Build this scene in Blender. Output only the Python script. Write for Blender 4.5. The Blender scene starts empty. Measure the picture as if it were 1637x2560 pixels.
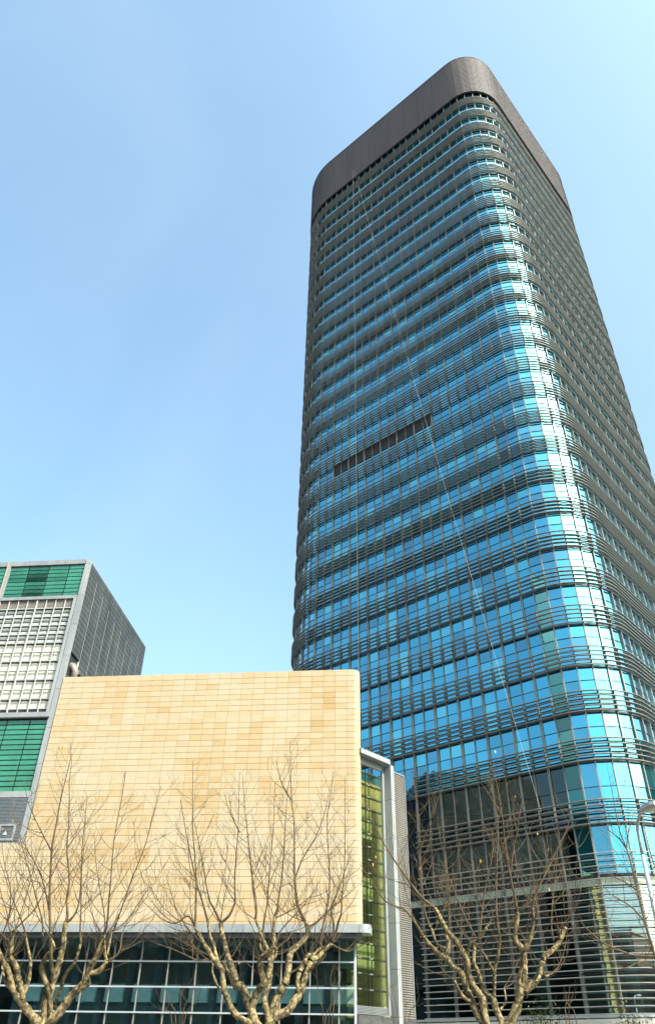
import bpy, math, random
import numpy as np
from mathutils import Matrix, Vector
random.seed(7); rng = random.Random(11)
sc = bpy.context.scene; col = sc.collection
R_ = math.radians

# ------------------------------------------------------------------ camera
F_PX, CX, CY = 1888.0, 818.5, 1280.0            # photograph is 1637 x 2560
EYE = 1.6                                       # eye height above the street
_up = np.array([863-CX, -1276-CY, F_PX]); _up /= np.linalg.norm(_up)
_fw = np.array([0, 0, 1.]) - _up*_up[2]; _fw /= np.linalg.norm(_fw)
_rt = np.cross(_fw, _up); _rt = _rt if _rt[0] > 0 else -_rt
CR = np.array([_rt, _fw, _up])                  # world = CR @ cam (x right, y down, z forward)
cam_d = bpy.data.cameras.new('camera'); cam = bpy.data.objects.new('camera', cam_d); col.objects.link(cam)
cam_d.sensor_fit = 'VERTICAL'; cam_d.sensor_height = 36; cam_d.sensor_width = 36
cam_d.lens = F_PX/2560*36; cam_d.clip_start = .1; cam_d.clip_end = 6000
m = Matrix.Identity(4)
for i in range(3):
    m[i][0] = CR[i][0]; m[i][1] = -CR[i][1]; m[i][2] = -CR[i][2]
m[2][3] = EYE
cam.matrix_world = m; sc.camera = cam

# ------------------------------------------------------------------ sky, sun, exposure
SUN_AZ, SUN_EL = 135.0, 42.0                    # azimuth clockwise from straight ahead
w = bpy.data.worlds.new('World'); sc.world = w; w.use_nodes = True
nt = w.node_tree; bg = nt.nodes['Background']
sky = nt.nodes.new('ShaderNodeTexSky'); sky.sky_type = 'NISHITA'; sky.sun_disc = False
sky.sun_elevation = R_(SUN_EL); sky.sun_rotation = R_(SUN_AZ)
sky.altitude = 0; sky.air_density = 1.0; sky.dust_density = 5.0; sky.ozone_density = 1.0
wb = nt.nodes.new('ShaderNodeMix'); wb.data_type = 'RGBA'; wb.blend_type = 'MULTIPLY'; wb.inputs[0].default_value = 1
wb.inputs[7].default_value = (.87, 1.07, 1.0, 1)            # hazy cyan air, the same in every direction
nt.links.new(sky.outputs[0], wb.inputs[6]); 
tc = nt.nodes.new('ShaderNodeTexCoord'); hz = nt.nodes.new('ShaderNodeTexNoise'); hz.inputs['Scale'].default_value = 2.2; hz.inputs['Detail'].default_value = 5; hz.inputs['Distortion'].default_value = .8
hr = nt.nodes.new('ShaderNodeMapRange'); hr.inputs['From Min'].default_value = .3; hr.inputs['From Max'].default_value = .75; hr.inputs['To Max'].default_value = .16
hm = nt.nodes.new('ShaderNodeMix'); hm.data_type = 'RGBA'; hm.inputs[7].default_value = (2.1, 2.5, 2.75, 1)   # thin uneven haze all over the sky
nt.links.new(tc.outputs['Generated'], hz.inputs['Vector']); nt.links.new(hz.outputs[0], hr.inputs[0]); nt.links.new(hr.outputs[0], hm.inputs[0])
nt.links.new(wb.outputs[2], hm.inputs[6]); nt.links.new(hm.outputs[2], bg.inputs[0]); bg.inputs[1].default_value = .15
sd = bpy.data.lights.new('sun', 'SUN'); so = bpy.data.objects.new('sun', sd); col.objects.link(so)
sd.energy = 3.3; sd.angle = R_(.53); sd.color = (1, .94, .84)
_sv = Vector((math.sin(R_(SUN_AZ))*math.cos(R_(SUN_EL)), math.cos(R_(SUN_AZ))*math.cos(R_(SUN_EL)), math.sin(R_(SUN_EL))))
so.rotation_euler = _sv.to_track_quat('Z', 'Y').to_euler(); so.location = (60, -60, 90)
sc.view_settings.view_transform = 'Standard'; sc.view_settings.look = 'None'
sc.view_settings.gamma = 1; sc.view_settings.exposure = 1.58
sc.render.engine = 'CYCLES'

# ------------------------------------------------------------------ pixel helpers (photo pixels)
def ray(x, y): return CR @ np.array([x-CX, y-CY, F_PX])
def proj(P):
    d = CR.T @ (np.array(P, float) - np.array([0, 0, EYE]))
    return CX+F_PX*d[0]/d[2], CY+F_PX*d[1]/d[2], d[2]
def at_depth(x, y, Y):                          # point on the pixel's ray at forward distance Y
    d = ray(x, y); return np.array([d[0]*Y/d[1], Y, EYE+d[2]*Y/d[1]])

# ------------------------------------------------------------------ mesh helpers
class MB:
    def __init__(s): s.v = []; s.f = []; s.mi = []
    def quad(s, pts, mi=0):
        n = len(s.v); s.v += [tuple(map(float, p)) for p in pts]; s.f.append(tuple(range(n, n+len(pts)))); s.mi.append(mi)
    def hexa(s, P, mi=0):                       # P: 8 corners, bottom 4 ccw then top 4
        n = len(s.v); s.v += [tuple(map(float, p)) for p in P]
        for a in ((3,2,1,0),(4,5,6,7),(0,1,5,4),(1,2,6,5),(2,3,7,6),(3,0,4,7)):
            s.f.append(tuple(n+i for i in a)); s.mi.append(mi)
    def obox(s, o, ax, ay, az, mi=0):           # corner o with three edge vectors
        o, ax, ay, az = map(np.array, (o, ax, ay, az))
        s.hexa([o, o+ax, o+ax+ay, o+ay, o+az, o+ax+az, o+ax+ay+az, o+ay+az], mi)
    def sweep(s, rings, closed=False, cap=True, mi=0):
        n0 = len(s.v); k = len(rings[0])
        for r in rings: s.v += [tuple(map(float, p)) for p in r]
        m_ = len(rings)
        for i in range(m_ if closed else m_-1):
            a, b = n0+i*k, n0+((i+1) % m_)*k
            for j in range(k):
                s.f.append((a+j, a+(j+1) % k, b+(j+1) % k, b+j)); s.mi.append(mi)
        if cap and not closed:
            s.f.append(tuple(n0+k-1-j for j in range(k))); s.mi.append(mi)
            s.f.append(tuple(n0+(m_-1)*k+j for j in range(k))); s.mi.append(mi)
    def tube(s, pts, rad, k=6, mi=0):
        pts = [np.array(p, float) for p in pts]; rings = []; ref = np.array([.31, .17, .93])
        for i, p in enumerate(pts):
            t = pts[min(i+1, len(pts)-1)]-pts[max(i-1, 0)]; t = t/(np.linalg.norm(t)+1e-9)
            a = np.cross(t, ref); 
            if np.linalg.norm(a) < .15: a = np.cross(t, np.array([1., 0, 0]))
            a /= np.linalg.norm(a); b = np.cross(t, a)
            r = rad[i] if hasattr(rad, '__len__') else rad
            rings.append([p+r*(a*math.cos(2*math.pi*j/k)+b*math.sin(2*math.pi*j/k)) for j in range(k)])
        s.sweep(rings, mi=mi)
    def build(s, name, mat, parent=None, smooth=False, kind=None):
        off = np.array(parent['_w']) if parent is not None and '_w' in parent else np.zeros(3)
        me = bpy.data.meshes.new(name)
        V = (np.array(s.v)-off) if s.v else np.zeros((0, 3))
        me.from_pydata([tuple(p) for p in V], [], s.f)
        for mm in (mat if isinstance(mat, (list, tuple)) else [mat]): me.materials.append(mm)
        if isinstance(mat, (list, tuple)): me.polygons.foreach_set('material_index', s.mi)
        if smooth: me.polygons.foreach_set('use_smooth', [True]*len(me.polygons))
        me.update()
        o = bpy.data.objects.new(name, me); col.objects.link(o); o.parent = parent
        if parent is not None: o['_w'] = list(off)
        if kind: o['kind'] = kind
        return o
def thing(name, label, cat, loc, group=None):
    o = bpy.data.objects.new(name, None); col.objects.link(o); o.location = tuple(map(float, loc))
    o['label'] = label; o['category'] = cat; o['_w'] = [float(v) for v in loc]; o.empty_display_size = .5
    if group: o['group'] = group
    return o
_unit = {}
def unit_box(mat, bev=0):                       # shared 1x1x1 box mesh for alike pieces
    if mat.name not in _unit:
        b = MB(); b.obox((-.5, -.5, -.5), (1,0,0), (0,1,0), (0,0,1))
        me = bpy.data.meshes.new('piece_'+mat.name); me.from_pydata(b.v, [], b.f); me.materials.append(mat); _unit[mat.name] = me
    return _unit[mat.name]
def piece(name, mat, parent, c, ax, ay, az, dims):
    o = bpy.data.objects.new(name, unit_box(mat)); col.objects.link(o); o.parent = parent
    off = np.array(parent['_w']); c = np.array(c)-off
    M_ = Matrix.Identity(4)
    for i in range(3):
        M_[i][0] = ax[i]*dims[0]; M_[i][1] = ay[i]*dims[1]; M_[i][2] = az[i]*dims[2]; M_[i][3] = c[i]
    o.matrix_basis = M_; o['_w'] = list(map(float, np.array(parent['_w'])))
    return o
ZV = np.array([0, 0, 1.])
def v3(p, z): return np.array([p[0], p[1], z])

# ------------------------------------------------------------------ materials
def mat(name, base=(.5,.5,.5), rough=.6, metal=0, spec=.5, coat=0):
    m_ = bpy.data.materials.new(name); m_.use_nodes = True; p = m_.node_tree.nodes['Principled BSDF']
    p.inputs['Base Color'].default_value = (*base, 1); p.inputs['Roughness'].default_value = rough
    p.inputs['Metallic'].default_value = metal; p.inputs['Specular IOR Level'].default_value = spec
    if coat: p.inputs['Coat Weight'].default_value = coat; p.inputs['Coat Roughness'].default_value = .03
    return m_
def N(m_, t, **kw):
    n = m_.node_tree.nodes.new(t)
    for k, v in kw.items():
        if k in n.bl_rna.properties: setattr(n, k, v)
        else: n.inputs[k.replace('_', ' ')].default_value = v
    return n
def L(m_, a, b): m_.node_tree.links.new(a, b)
def P(m_): return m_.node_tree.nodes['Principled BSDF']
def ramp(m_, fac, stops):
    r = N(m_, 'ShaderNodeValToRGB'); e = r.color_ramp.elements
    while len(e) < len(stops): e.new(.5)
    for i, (p, c) in enumerate(stops): e[i].position = p; e[i].color = (*c, 1)
    L(m_, fac, r.inputs[0]); return r.outputs[0]
def mottled(name, c1, c2, scale, rough=.6, detail=6, bump=0, **kw):
    m_ = mat(name, c1, rough, **kw); g = N(m_, 'ShaderNodeNewGeometry'); n = N(m_, 'ShaderNodeTexNoise', Scale=scale, Detail=detail)
    L(m_, g.outputs['Position'], n.inputs['Vector'])
    L(m_, ramp(m_, n.outputs[0], [(.32, c1), (.68, c2)]), P(m_).inputs['Base Color'])
    if bump:
        b = N(m_, 'ShaderNodeBump', Strength=bump, Distance=.02); L(m_, n.outputs[0], b.inputs['Height']); L(m_, b.outputs[0], P(m_).inputs['Normal'])
    return m_
def streaked(name, c1, c2, rough=.5, metal=0, sx=.9, sz=.12, objrand=.0):
    """vertical rain streaks and dirt in world space, with a tone that changes from piece to piece"""
    m_ = mat(name, c1, rough, metal); g = N(m_, 'ShaderNodeNewGeometry'); mp = N(m_, 'ShaderNodeMapping'); mp.inputs['Scale'].default_value = (sx, sx, sz)
    n = N(m_, 'ShaderNodeTexNoise', Scale=1.6, Detail=8); L(m_, g.outputs['Position'], mp.inputs[0]); L(m_, mp.outputs[0], n.inputs['Vector'])
    c = ramp(m_, n.outputs[0], [(.3, c1), (.7, c2)])
    if objrand:
        oi = N(m_, 'ShaderNodeObjectInfo'); hv = N(m_, 'ShaderNodeHueSaturation'); mr = N(m_, 'ShaderNodeMapRange')
        mr.inputs['To Min'].default_value = 1-objrand; mr.inputs['To Max'].default_value = 1+objrand
        L(m_, oi.outputs['Random'], mr.inputs[0]); L(m_, mr.outputs[0], hv.inputs['Value']); L(m_, c, hv.inputs['Color']); c = hv.outputs[0]
    L(m_, c, P(m_).inputs['Base Color'])
    rr = N(m_, 'ShaderNodeMapRange'); rr.inputs['To Min'].default_value = rough-.1; rr.inputs['To Max'].default_value = rough+.15
    L(m_, n.outputs[0], rr.inputs[0]); L(m_, rr.outputs[0], P(m_).inputs['Roughness'])
    return m_
def mirror_glass(name, tint, island):
    """blue coated facade glass: tinted mirror coating under a clear face, tone differs pane by pane"""
    m_ = mat(name, tint, .02, .92, .5, coat=1); P(m_).inputs['Coat IOR'].default_value = 1.95
    src = N(m_, 'ShaderNodeNewGeometry').outputs['Random Per Island'] if island else N(m_, 'ShaderNodeObjectInfo').outputs['Random']
    r = ramp(m_, src, [(0, tuple(t*.58 for t in tint)), (.5, tint), (.84, (.01, tint[1]*1.12, tint[2]*1.05)), (.92, (.07, tint[1]*1.4, tint[2]*1.12))])
    L(m_, r, P(m_).inputs['Base Color'])
    g = N(m_, 'ShaderNodeNewGeometry'); n = N(m_, 'ShaderNodeTexNoise', Scale=.55, Detail=2); L(m_, g.outputs['Position'], n.inputs['Vector'])
    b = N(m_, 'ShaderNodeBump', Strength=.11, Distance=.05); L(m_, n.outputs[0], b.inputs['Height'])
    L(m_, b.outputs[0], P(m_).inputs['Normal']); L(m_, b.outputs[0], P(m_).inputs['Coat Normal'])
    return m_
def clear_glass(name, tint, refl=.12):
    m_ = bpy.data.materials.new(name); m_.use_nodes = True; t = m_.node_tree; t.nodes.remove(P(m_))
    tr = N(m_, 'ShaderNodeBsdfTransparent'); tr.inputs[0].default_value = (*tint, 1)
    gl = N(m_, 'ShaderNodeBsdfGlossy'); gl.inputs['Roughness'].default_value = .015; gl.inputs[0].default_value = (.85, .95, .95, 1)
    lw = N(m_, 'ShaderNodeLayerWeight'); lw.inputs[0].default_value = .28
    mr = N(m_, 'ShaderNodeMapRange'); mr.inputs['To Min'].default_value = refl; mr.inputs['To Max'].default_value = .65; L(m_, lw.outputs['Fresnel'], mr.inputs[0])
    mx = N(m_, 'ShaderNodeMixShader'); L(m_, mr.outputs[0], mx.inputs[0]); L(m_, tr.outputs[0], mx.inputs[1]); L(m_, gl.outputs[0], mx.inputs[2])
    L(m_, mx.outputs[0], t.nodes['Material Output'].inputs[0]); return m_
BLUE = (.0, .335, .49)
M_glass1 = mirror_glass('blue_glass', BLUE, False); M_glassN = mirror_glass('blue_glass_far', BLUE, True)
M_alu = streaked('louvre_aluminium', (.10, .096, .087), (.145, .139, .126), .5, .05)
M_fin = streaked('mullion_aluminium', (.15, .142, .13), (.21, .20, .185), .45, .2)
M_bright = streaked('lobby_louvre', (.24, .235, .22), (.33, .32, .30), .4, .2)
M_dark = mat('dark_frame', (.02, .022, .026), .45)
M_parapet = streaked('parapet_metal', (.046, .035, .038), (.068, .054, .057), .7, .0, sx=.5, sz=.05, objrand=.10)
M_vent = mottled('vent_dark', (.010, .009, .010), (.022, .020, .021), 3, .8)
M_white = streaked('white_panel', (.17, .178, .19), (.22, .23, .242), .45, .1, objrand=.05)
M_grey = streaked('grey_panel', (.16, .17, .18), (.21, .22, .23), .45, .2, objrand=.06)
M_clad = streaked('dark_cladding', (.05, .056, .058), (.08, .086, .089), .4, .35, objrand=.12)
M_line = mat('pale_joint', (.31, .32, .32), .5)
M_green = streaked('green_glass', (.018, .125, .082), (.03, .175, .118), .15, 0, sx=.6, sz=.3, objrand=.10); P(M_green).inputs['Coat Weight'].default_value = .6
M_slate = streaked('slate_louvre', (.11, .125, .15), (.16, .175, .20), .4, .3)
M_granite = mottled('dark_granite', (.035, .035, .037), (.075, .075, .075), 6, .35)
M_conc = mottled('concrete', (.30, .29, .26), (.42, .40, .36), 1.2, .85, bump=.1)
M_inner = mottled('interior_wall', (.40, .38, .30), (.52, .49, .40), .8, .9)
M_innerd = mottled('interior_dark', (.035, .042, .042), (.07, .08, .078), .7, .9)
M_cream = mottled('blind_cream', (.38, .36, .325), (.46, .44, .40), 1.2, .8)
M_perf = streaked('perforated_metal', (.12, .112, .098), (.18, .168, .148), .55, .15)
M_curve = clear_glass('curved_lobby_glass', (.62, .76, .76), .34)
M_clear = clear_glass('lobby_glass', (.36, .55, .56), .05)
M_teal = clear_glass('teal_glass', (.62, .79, .83), .07)
M_lime = clear_glass('green_tint_glass', (.91, .92, .74), .01)
M_steel = mat('painted_steel', (.30, .31, .335), .35, .2)
M_rope = mat('rope', (.36, .35, .33), .8)
M_asph = mottled('asphalt', (.035, .035, .036), (.07, .07, .07), 4, .9, bump=.3)
M_pave = mottled('paving', (.13, .128, .122), (.20, .196, .188), 2, .85)
M_soil = mottled('soil_grass', (.05, .07, .025), (.10, .11, .05), 1.2, .95)
M_lens = mat('lamp_glass', (.45, .40, .32), .2)

def stone_material(o0, ux):
    """sandstone: every slab has its own tone (by its cell), soft veins inside"""
    m_ = mat('sandstone', (.7, .5, .25), .75, 0, .3); t = m_.node_tree
    g = N(m_, 'ShaderNodeNewGeometry')
    sb = N(m_, 'ShaderNodeVectorMath', operation='SUBTRACT'); sb.inputs[1].default_value = (*o0, 0); L(m_, g.outputs['Position'], sb.inputs[0])
    dt = N(m_, 'ShaderNodeVectorMath', operation='DOT_PRODUCT'); dt.inputs[1].default_value = (*ux, 0); L(m_, sb.outputs[0], dt.inputs[0])
    sx = N(m_, 'ShaderNodeSeparateXYZ'); L(m_, g.outputs['Position'], sx.inputs[0])
    def cell(src, size, add):
        a = N(m_, 'ShaderNodeMath', operation='ADD'); a.inputs[1].default_value = add; L(m_, src, a.inputs[0])
        d = N(m_, 'ShaderNodeMath', operation='DIVIDE'); d.inputs[1].default_value = size; L(m_, a.outputs[0], d.inputs[0])
        f = N(m_, 'ShaderNodeMath', operation='FLOOR'); L(m_, d.outputs[0], f.inputs[0]); return f.outputs[0]
    cb = N(m_, 'ShaderNodeCombineXYZ'); L(m_, cell(dt.outputs['Value'], TW, -UR+40*TW), cb.inputs[0]); L(m_, cell(sx.outputs[2], TH, -(EYE+BT)+60*TH), cb.inputs[1])
    wn = N(m_, 'ShaderNodeTexWhiteNoise'); L(m_, cb.outputs[0], wn.inputs['Vector'])
    big = N(m_, 'ShaderNodeTexNoise', Scale=.9, Detail=3); mp = N(m_, 'ShaderNodeMapping'); mp.inputs['Scale'].default_value = (.45, .45, .14)
    L(m_, cb.outputs[0], mp.inputs[0]); mp.inputs['Scale'].default_value = (.35, .09, 1); L(m_, mp.outputs[0], big.inputs['Vector'])
    mx = N(m_, 'ShaderNodeMath', operation='MULTIPLY_ADD'); mx.inputs[1].default_value = .26; L(m_, wn.outputs[0], mx.inputs[0]); L(m_, big.outputs[0], mx.inputs[2])
    c1 = ramp(m_, mx.outputs[0], [(.26, (.325, .268, .198)), (.60, (.318, .252, .168)), (.80, (.305, .222, .125)), (1.0, (.265, .168, .068))])
    vn = N(m_, 'ShaderNodeTexNoise', Scale=1.7, Detail=7, Roughness=.6, Distortion=1.4); L(m_, g.outputs['Position'], vn.inputs['Vector'])
    c2 = ramp(m_, vn.outputs[0], [(.35, (.94, .91, .87)), (.55, (1, 1, 1)), (.75, (.98, .92, .84))])
    mm = N(m_, 'ShaderNodeMix', data_type='RGBA', blend_type='MULTIPLY'); mm.inputs[0].default_value = .9
    L(m_, c1, mm.inputs[6]); L(m_, c2, mm.inputs[7]); L(m_, mm.outputs[2], P(m_).inputs['Base Color'])
    return m_

# ------------------------------------------------------------------ ground
def struct(o): o['kind'] = 'structure'; return o
b = MB(); b.quad([(-3000,-3000,0),(3000,-3000,0),(3000,3000,0),(-3000,3000,0)]); struct(b.build('ground', M_pave))
b = MB(); b.quad([(-300,2.5,.004),(300,2.5,.004),(300,14.5,.004),(-300,14.5,.004)]); struct(b.build('road', M_asph))
b = MB(); b.obox((-300,14.5,-.1),(600,0,0),(0,.18,0),(0,0,.24)); struct(b.build('kerb', M_conc))
b = MB(); b.obox((-300,14.681,-.1),(600,0,0),(0,9.3,0),(0,0,.225)); struct(b.build('pavement', M_pave))
b = MB(); b.obox((-300,24,-.1),(600,0,0),(0,12,0),(0,0,.30)); struct(b.build('planting_bed', M_soil))

# ================================================================== office tower
D0 = 66.; P0 = np.array([D0*math.sin(R_(10.5)), D0*math.cos(R_(10.5))])
aL, aR = R_(-48.2), R_(41.8)
uL = np.array([math.sin(aL), math.cos(aL)]); uR = np.array([math.sin(aR), math.cos(aR)])
S_R, S_L, T_B = -14.4, 26.2, 38.4               # plan: s to the left, t to the back
CORN = [((S_R+5.0, 5.0), 5.0), ((S_R+9.2, T_B-9.2), 9.2), ((S_L-9.2, T_B-9.2), 9.2), ((S_L-9.2, 9.2), 9.2)]
SEG = []                                        # path pieces: (start arc, kind, data)
def _path():
    a = 0.0; q = []
    r1, r2, r3, r4 = [c[1] for c in CORN]
    q.append(('l', (0, 0), (-1, 0), -(S_R+r1)))
    q.append(('c', CORN[0][0], r1, -90, math.pi/2*r1))
    q.append(('l', (S_R, r1), (0, 1), T_B-r1-r2))
    q.append(('c', CORN[1][0], r2, 180, math.pi/2*r2))
    q.append(('l', (S_R+r2, T_B), (1, 0), S_L-S_R-r2-r3))
    q.append(('c', CORN[2][0], r3, 90, math.pi/2*r3))
    q.append(('l', (S_L, T_B-r3), (0, -1), T_B-r3-r4))
    q.append(('c', CORN[3][0], r4, 0, math.pi/2*r4))
    q.append(('l', (S_L-r4, 0), (-1, 0), S_L-r4))
    for e in q: SEG.append((a, e)); a += e[-1]
    return a
PER = _path()
def pos(a, off=0):                              # arc a (0 at s=0 on the front face, growing to the right)
    a = a % PER
    for st, e in reversed(SEG):
        if a >= st: break
    d = a-st
    if e[0] == 'l':
        p = np.array(e[1])+np.array(e[2])*d; n = np.array((-e[2][1], e[2][0]))
        n = {(-1,0):(0,-1),(0,1):(-1,0),(1,0):(0,1),(0,-1):(1,0)}[e[2]]
        n = np.array(n, float)
    else:
        th = R_(e[3])-d/e[2]; n = np.array((math.cos(th), math.sin(th))); p = np.array(e[1])+e[2]*n
    p = p+n*off
    return p, n
def W2(st): return P0+st[0]*uL+st[1]*uR
def Wn(n): return n[0]*uL+n[1]*uR
def stops(a0, a1, step=.75):                    # arcs where the path needs a vertex
    out = {a0, a1}
    for k in (-1, 0, 1):
        for st, e in SEG:
            s0 = st+k*PER; L_ = e[-1]; n = max(1, int(L_/step)) if e[0] == 'c' else 1
            for i in range(n+1):
                v = s0+L_*i/n
                if a0 < v < a1: out.add(round(v, 5))
    return sorted(out)
TOWER_BASE = W2((3, 16))
tower = thing('office_tower', 'tall dark office tower with rounded corners, blue glass and banded metal louvres', 'tower', (*TOWER_BASE, 0))
def ring(name, m_, z, prof, a0=None, a1=None, parent=tower, step=.75, smooth=False, mb=None):
    """sweep a profile [(off, dz)...] round the tower"""
    closed = a0 is None
    A = stops(0, PER, step)[:-1] if closed else stops(a0, a1, step)
    bm = mb or MB(); rr = []
    for a in A:
        p0, n = pos(a); r_ = []
        for off, dz in prof: r_.append(v3(W2(p0+n*off), z+dz))
        rr.append(r_)
    bm.sweep(rr, closed=closed)
    return bm.build(name, m_, parent, smooth) if mb is None else None

def ZT(i): return EYE+124.6-4.080*i+.00367*i*i  # top louvre of floor band i (0 = uppermost)
ATR = EYE+19.9
LP = .41                                        # louvre pitch
NB = 27
groups = [(ZT(i), None if i < 26 else -5.15) for i in range(NB)]+[(EYE+16.42, -5.15)]
PAR0, PAR1 = EYE+126.45, EYE+138.5
ell = lambda d, h, c: [(c+x*d/2, y*h/2) for x, y in ((1,.55),(.55,1),(-.55,1),(-1,.55),(-1,-.55),(-.55,-1),(.55,-1),(1,-.55))][::-1]
LPROF = ell(.17, .10, .24)
for gi, (zt, a0) in enumerate(groups):
    for k in range(5):
        if a0 is None: ring('louvre', M_alu, zt-k*LP, LPROF, smooth=False)
        else: ring('louvre', M_alu, zt-k*LP, LPROF, a0, 58., smooth=False)
LOB0, LOB1 = EYE+2.9, EYE+11.35                 # glazed lobby
for k in range(24): ring('louvre', M_bright, EYE+12.76-k*.4174, ell(.12, .06, .30), -5.15, 58., smooth=False)

# mullions
J0, J1 = -25, 45; PW = 1.27
for j in range(J0, J1+1):
    a = j*PW; p0, n = pos(a); nn = Wn(n); tv = np.array([-nn[1], nn[0]])
    straight_thick = (j % 2 == 0)
    wd = .13 if straight_thick else .055; fo = .06 if straight_thick else 0
    corner = 9.4 < a < 17.25
    if corner: wd, fo = (.10, .03)
    z0 = LOB0 if straight_thick else LOB1
    c = W2(p0); bm = MB(); o0 = c+nn*fo-tv*wd/2
    bm.obox(v3(o0, z0), v3(tv*wd, 0), v3(-nn*(fo+.26), 0), (0, 0, PAR0+2.0-z0)); bm.build('mullion', M_fin, tower)
# transoms: thick one at each ceiling, thin one above each sill
prof_t = [(-.20, -.07), (-.06, -.07), (-.06, .07), (-.20, .07)]; prof_s = [(-.19, -.025), (-.09, -.025), (-.09, .025), (-.19, .025)]
zlev = [g[0] for g in groups]
for i, zt in enumerate(zlev):
    ring('transom', M_dark, zt-4*LP-.02, prof_t, -34, 60); ring('sill_transom', M_dark, zt+1.02, prof_s, -34, 60)
ring('transom', M_dark, LOB1, prof_t, -34, 60)
# bracket plates that hold the louvres
bm = MB()
for zt, a0 in groups:
    for j in range(J0, J1+1):
        a = j*PW
        if a0 is not None and a < a0: continue
        p0, n = pos(a); nn = Wn(n); tv = np.array([-nn[1], nn[0]]); c = W2(p0)
        bm.obox(v3(c+nn*.04-tv*.02, zt-4*LP-.05), v3(tv*.04, 0), v3(nn*.125, 0), (0, 0, 4*LP+.1))
bm.build('louvre_bracket', M_fin, tower, kind='stuff')
bm = MB()
for k in range(24):
    for j in range(-4, J1+1, 2):
        p0, n = pos(j*PW); nn = Wn(n); tv = np.array([-nn[1], nn[0]]); c = W2(p0)
        bm.obox(v3(c+nn*.05-tv*.03, EYE+12.76-k*.4174-.03), v3(tv*.06, 0), v3(nn*.19, 0), (0, 0, .06))
bm.build('louvre_bracket', M_fin, tower, kind='stuff')
# panes
panes = []
for i, zt in enumerate(zlev):
    zb = zt-4*LP-.02                            # ceiling of the floor below
    top = (zlev[i-1]-4*LP-.02) if i else PAR0+2.0
    if i == NB: zb = LOB1
    for z0, z1 in ((zb+.07, zt+.99), (zt+1.05, top-.07)):
        for j in range(J0, J1): panes.append((j, z0, z1))
rk = []
for q, (j, z0, z1) in enumerate(panes):
    pa, _ = pos(j*PW, -.14); pb, _ = pos((j+1)*PW, -.14); A, B = W2(pa), W2(pb)
    x0, y0, d0 = proj(v3(A, z0)); x1, y1, _ = proj(v3(B, z0)); x2, y2, _ = proj(v3(A, z1)); x3, y3, _ = proj(v3(B, z1))
    ar = .5*((x3-x0)*(y2-y1)-(x2-x1)*(y3-y0)); xm, ym = (x0+x3)/2, (y0+y3)/2
    vis = 0 < xm < 1637 and 0 < ym < 2560 and not (xm < 900 and ym > 1680) and not (xm < 1010 and ym > 1900)
    rk.append((abs(ar) if vis and (x1-x0) > 3 else 0, q, A, B))
best = set(q for _, q, _, _ in sorted(rk, key=lambda e: -e[0])[:296])
rest = MB()
for ar, q, A, B in rk:
    j, z0, z1 = panes[q]
    dv = B-A; wd = np.linalg.norm(dv); tv = dv/wd; nn = np.array([tv[1], -tv[0]])
    if nn @ (np.zeros(2)-A) < 0 and False: nn = -nn
    c = v3((A+B)/2, (z0+z1)/2)
    r1, r2 = rng.gauss(0, .0035), rng.gauss(0, .0035)
    ax = v3(tv, 0)+v3(nn, 0)*r1; ay = v3(-nn, 0)+v3(tv, 0)*r1; az_ = ZV+v3(nn, 0)*r2; ay = ay+ZV*r2
    clear = z1 < ATR+.5 and -5.2*PW < j*PW < 8.6
    if clear: piece('clear_pane', M_clear, tower, c, ax, ay, az_, (wd-.02, .02, z1-z0))
    elif q in best: piece('pane', M_glass1, tower, c, ax, ay, az_, (wd-.02, .03, z1-z0))
    else: rest.obox(c-ax*(wd-.02)/2-ay*.015-az_*(z1-z0)/2, ax*(wd-.02), ay*.03, az_*(z1-z0))
rest.build('far_panes', M_glassN, tower, kind='stuff')
bm = MB()                                       # sides away from the street
A = stops(J1*PW, PER+J0*PW)
for a, c in zip(A[:-1], A[1:]):
    p, q = W2(pos(a, -.2)[0]), W2(pos(c, -.2)[0]); bm.quad([v3(p, LOB0), v3(q, LOB0), v3(q, PAR0+2), v3(p, PAR0+2)])
bm.build('rear_glazing', M_glassN, tower, kind='stuff')
ring('core_wall', M_dark, ATR, [(-.6, 0), (-.3, 0), (-.3, PAR0-ATR+.2), (-.6, PAR0-ATR+.2)])
# vent panels let into one floor
zv = ZT(16)
for j in range(-12, 0):
    pa, pb = W2(pos(j*PW+.07, -.08)[0]), W2(pos((j+1)*PW-.07, -.08)[0]); dv = pb-pa; wd = np.linalg.norm(dv); tv = dv/wd; nn = np.array([tv[1], -tv[0]])
    piece('vent_panel', M_vent, tower, v3((pa+pb)/2, zv+1.78), v3(tv, 0), v3(-nn, 0), ZV, (wd, .05, 1.95))
# parapet: slatted panels on a backing
ring('parapet_core', M_dark, PAR0, [(.10, .02), (.20, .02), (.20, PAR1-PAR0-.1), (.10, PAR1-PAR0-.1)])
npan = 46; pwid = PER/npan
for k in range(npan):
    bm = MB(); a0, a1 = k*pwid+.02, (k+1)*pwid-.02; n_sl = 28; sp = (PAR1-PAR0)/n_sl
    for s in range(n_sl):
        z = PAR0+s*sp; ring(None, None, z, [(.20, 0), (.41, .005), (.385, sp-.075), (.20, sp-.06)], a0, a1, mb=bm, step=.9)
    bm.build('parapet_panel', M_parapet, tower)
ring('coping', M_parapet, PAR1, [(-.3, -.02), (.44, -.02), (.44, .12), (-.3, .12)])
bm = MB(); A = stops(0, PER)[:-1]; bm.quad([v3(W2(pos(a, -.3)[0]), PAR1-1.2) for a in A]); bm.build('roof', M_conc, tower)
bm = MB(); bm.quad([v3(W2(pos(a, -.62)[0]), ATR) for a in A][::-1]); bm.build('lobby_ceiling', M_innerd, tower)
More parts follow.
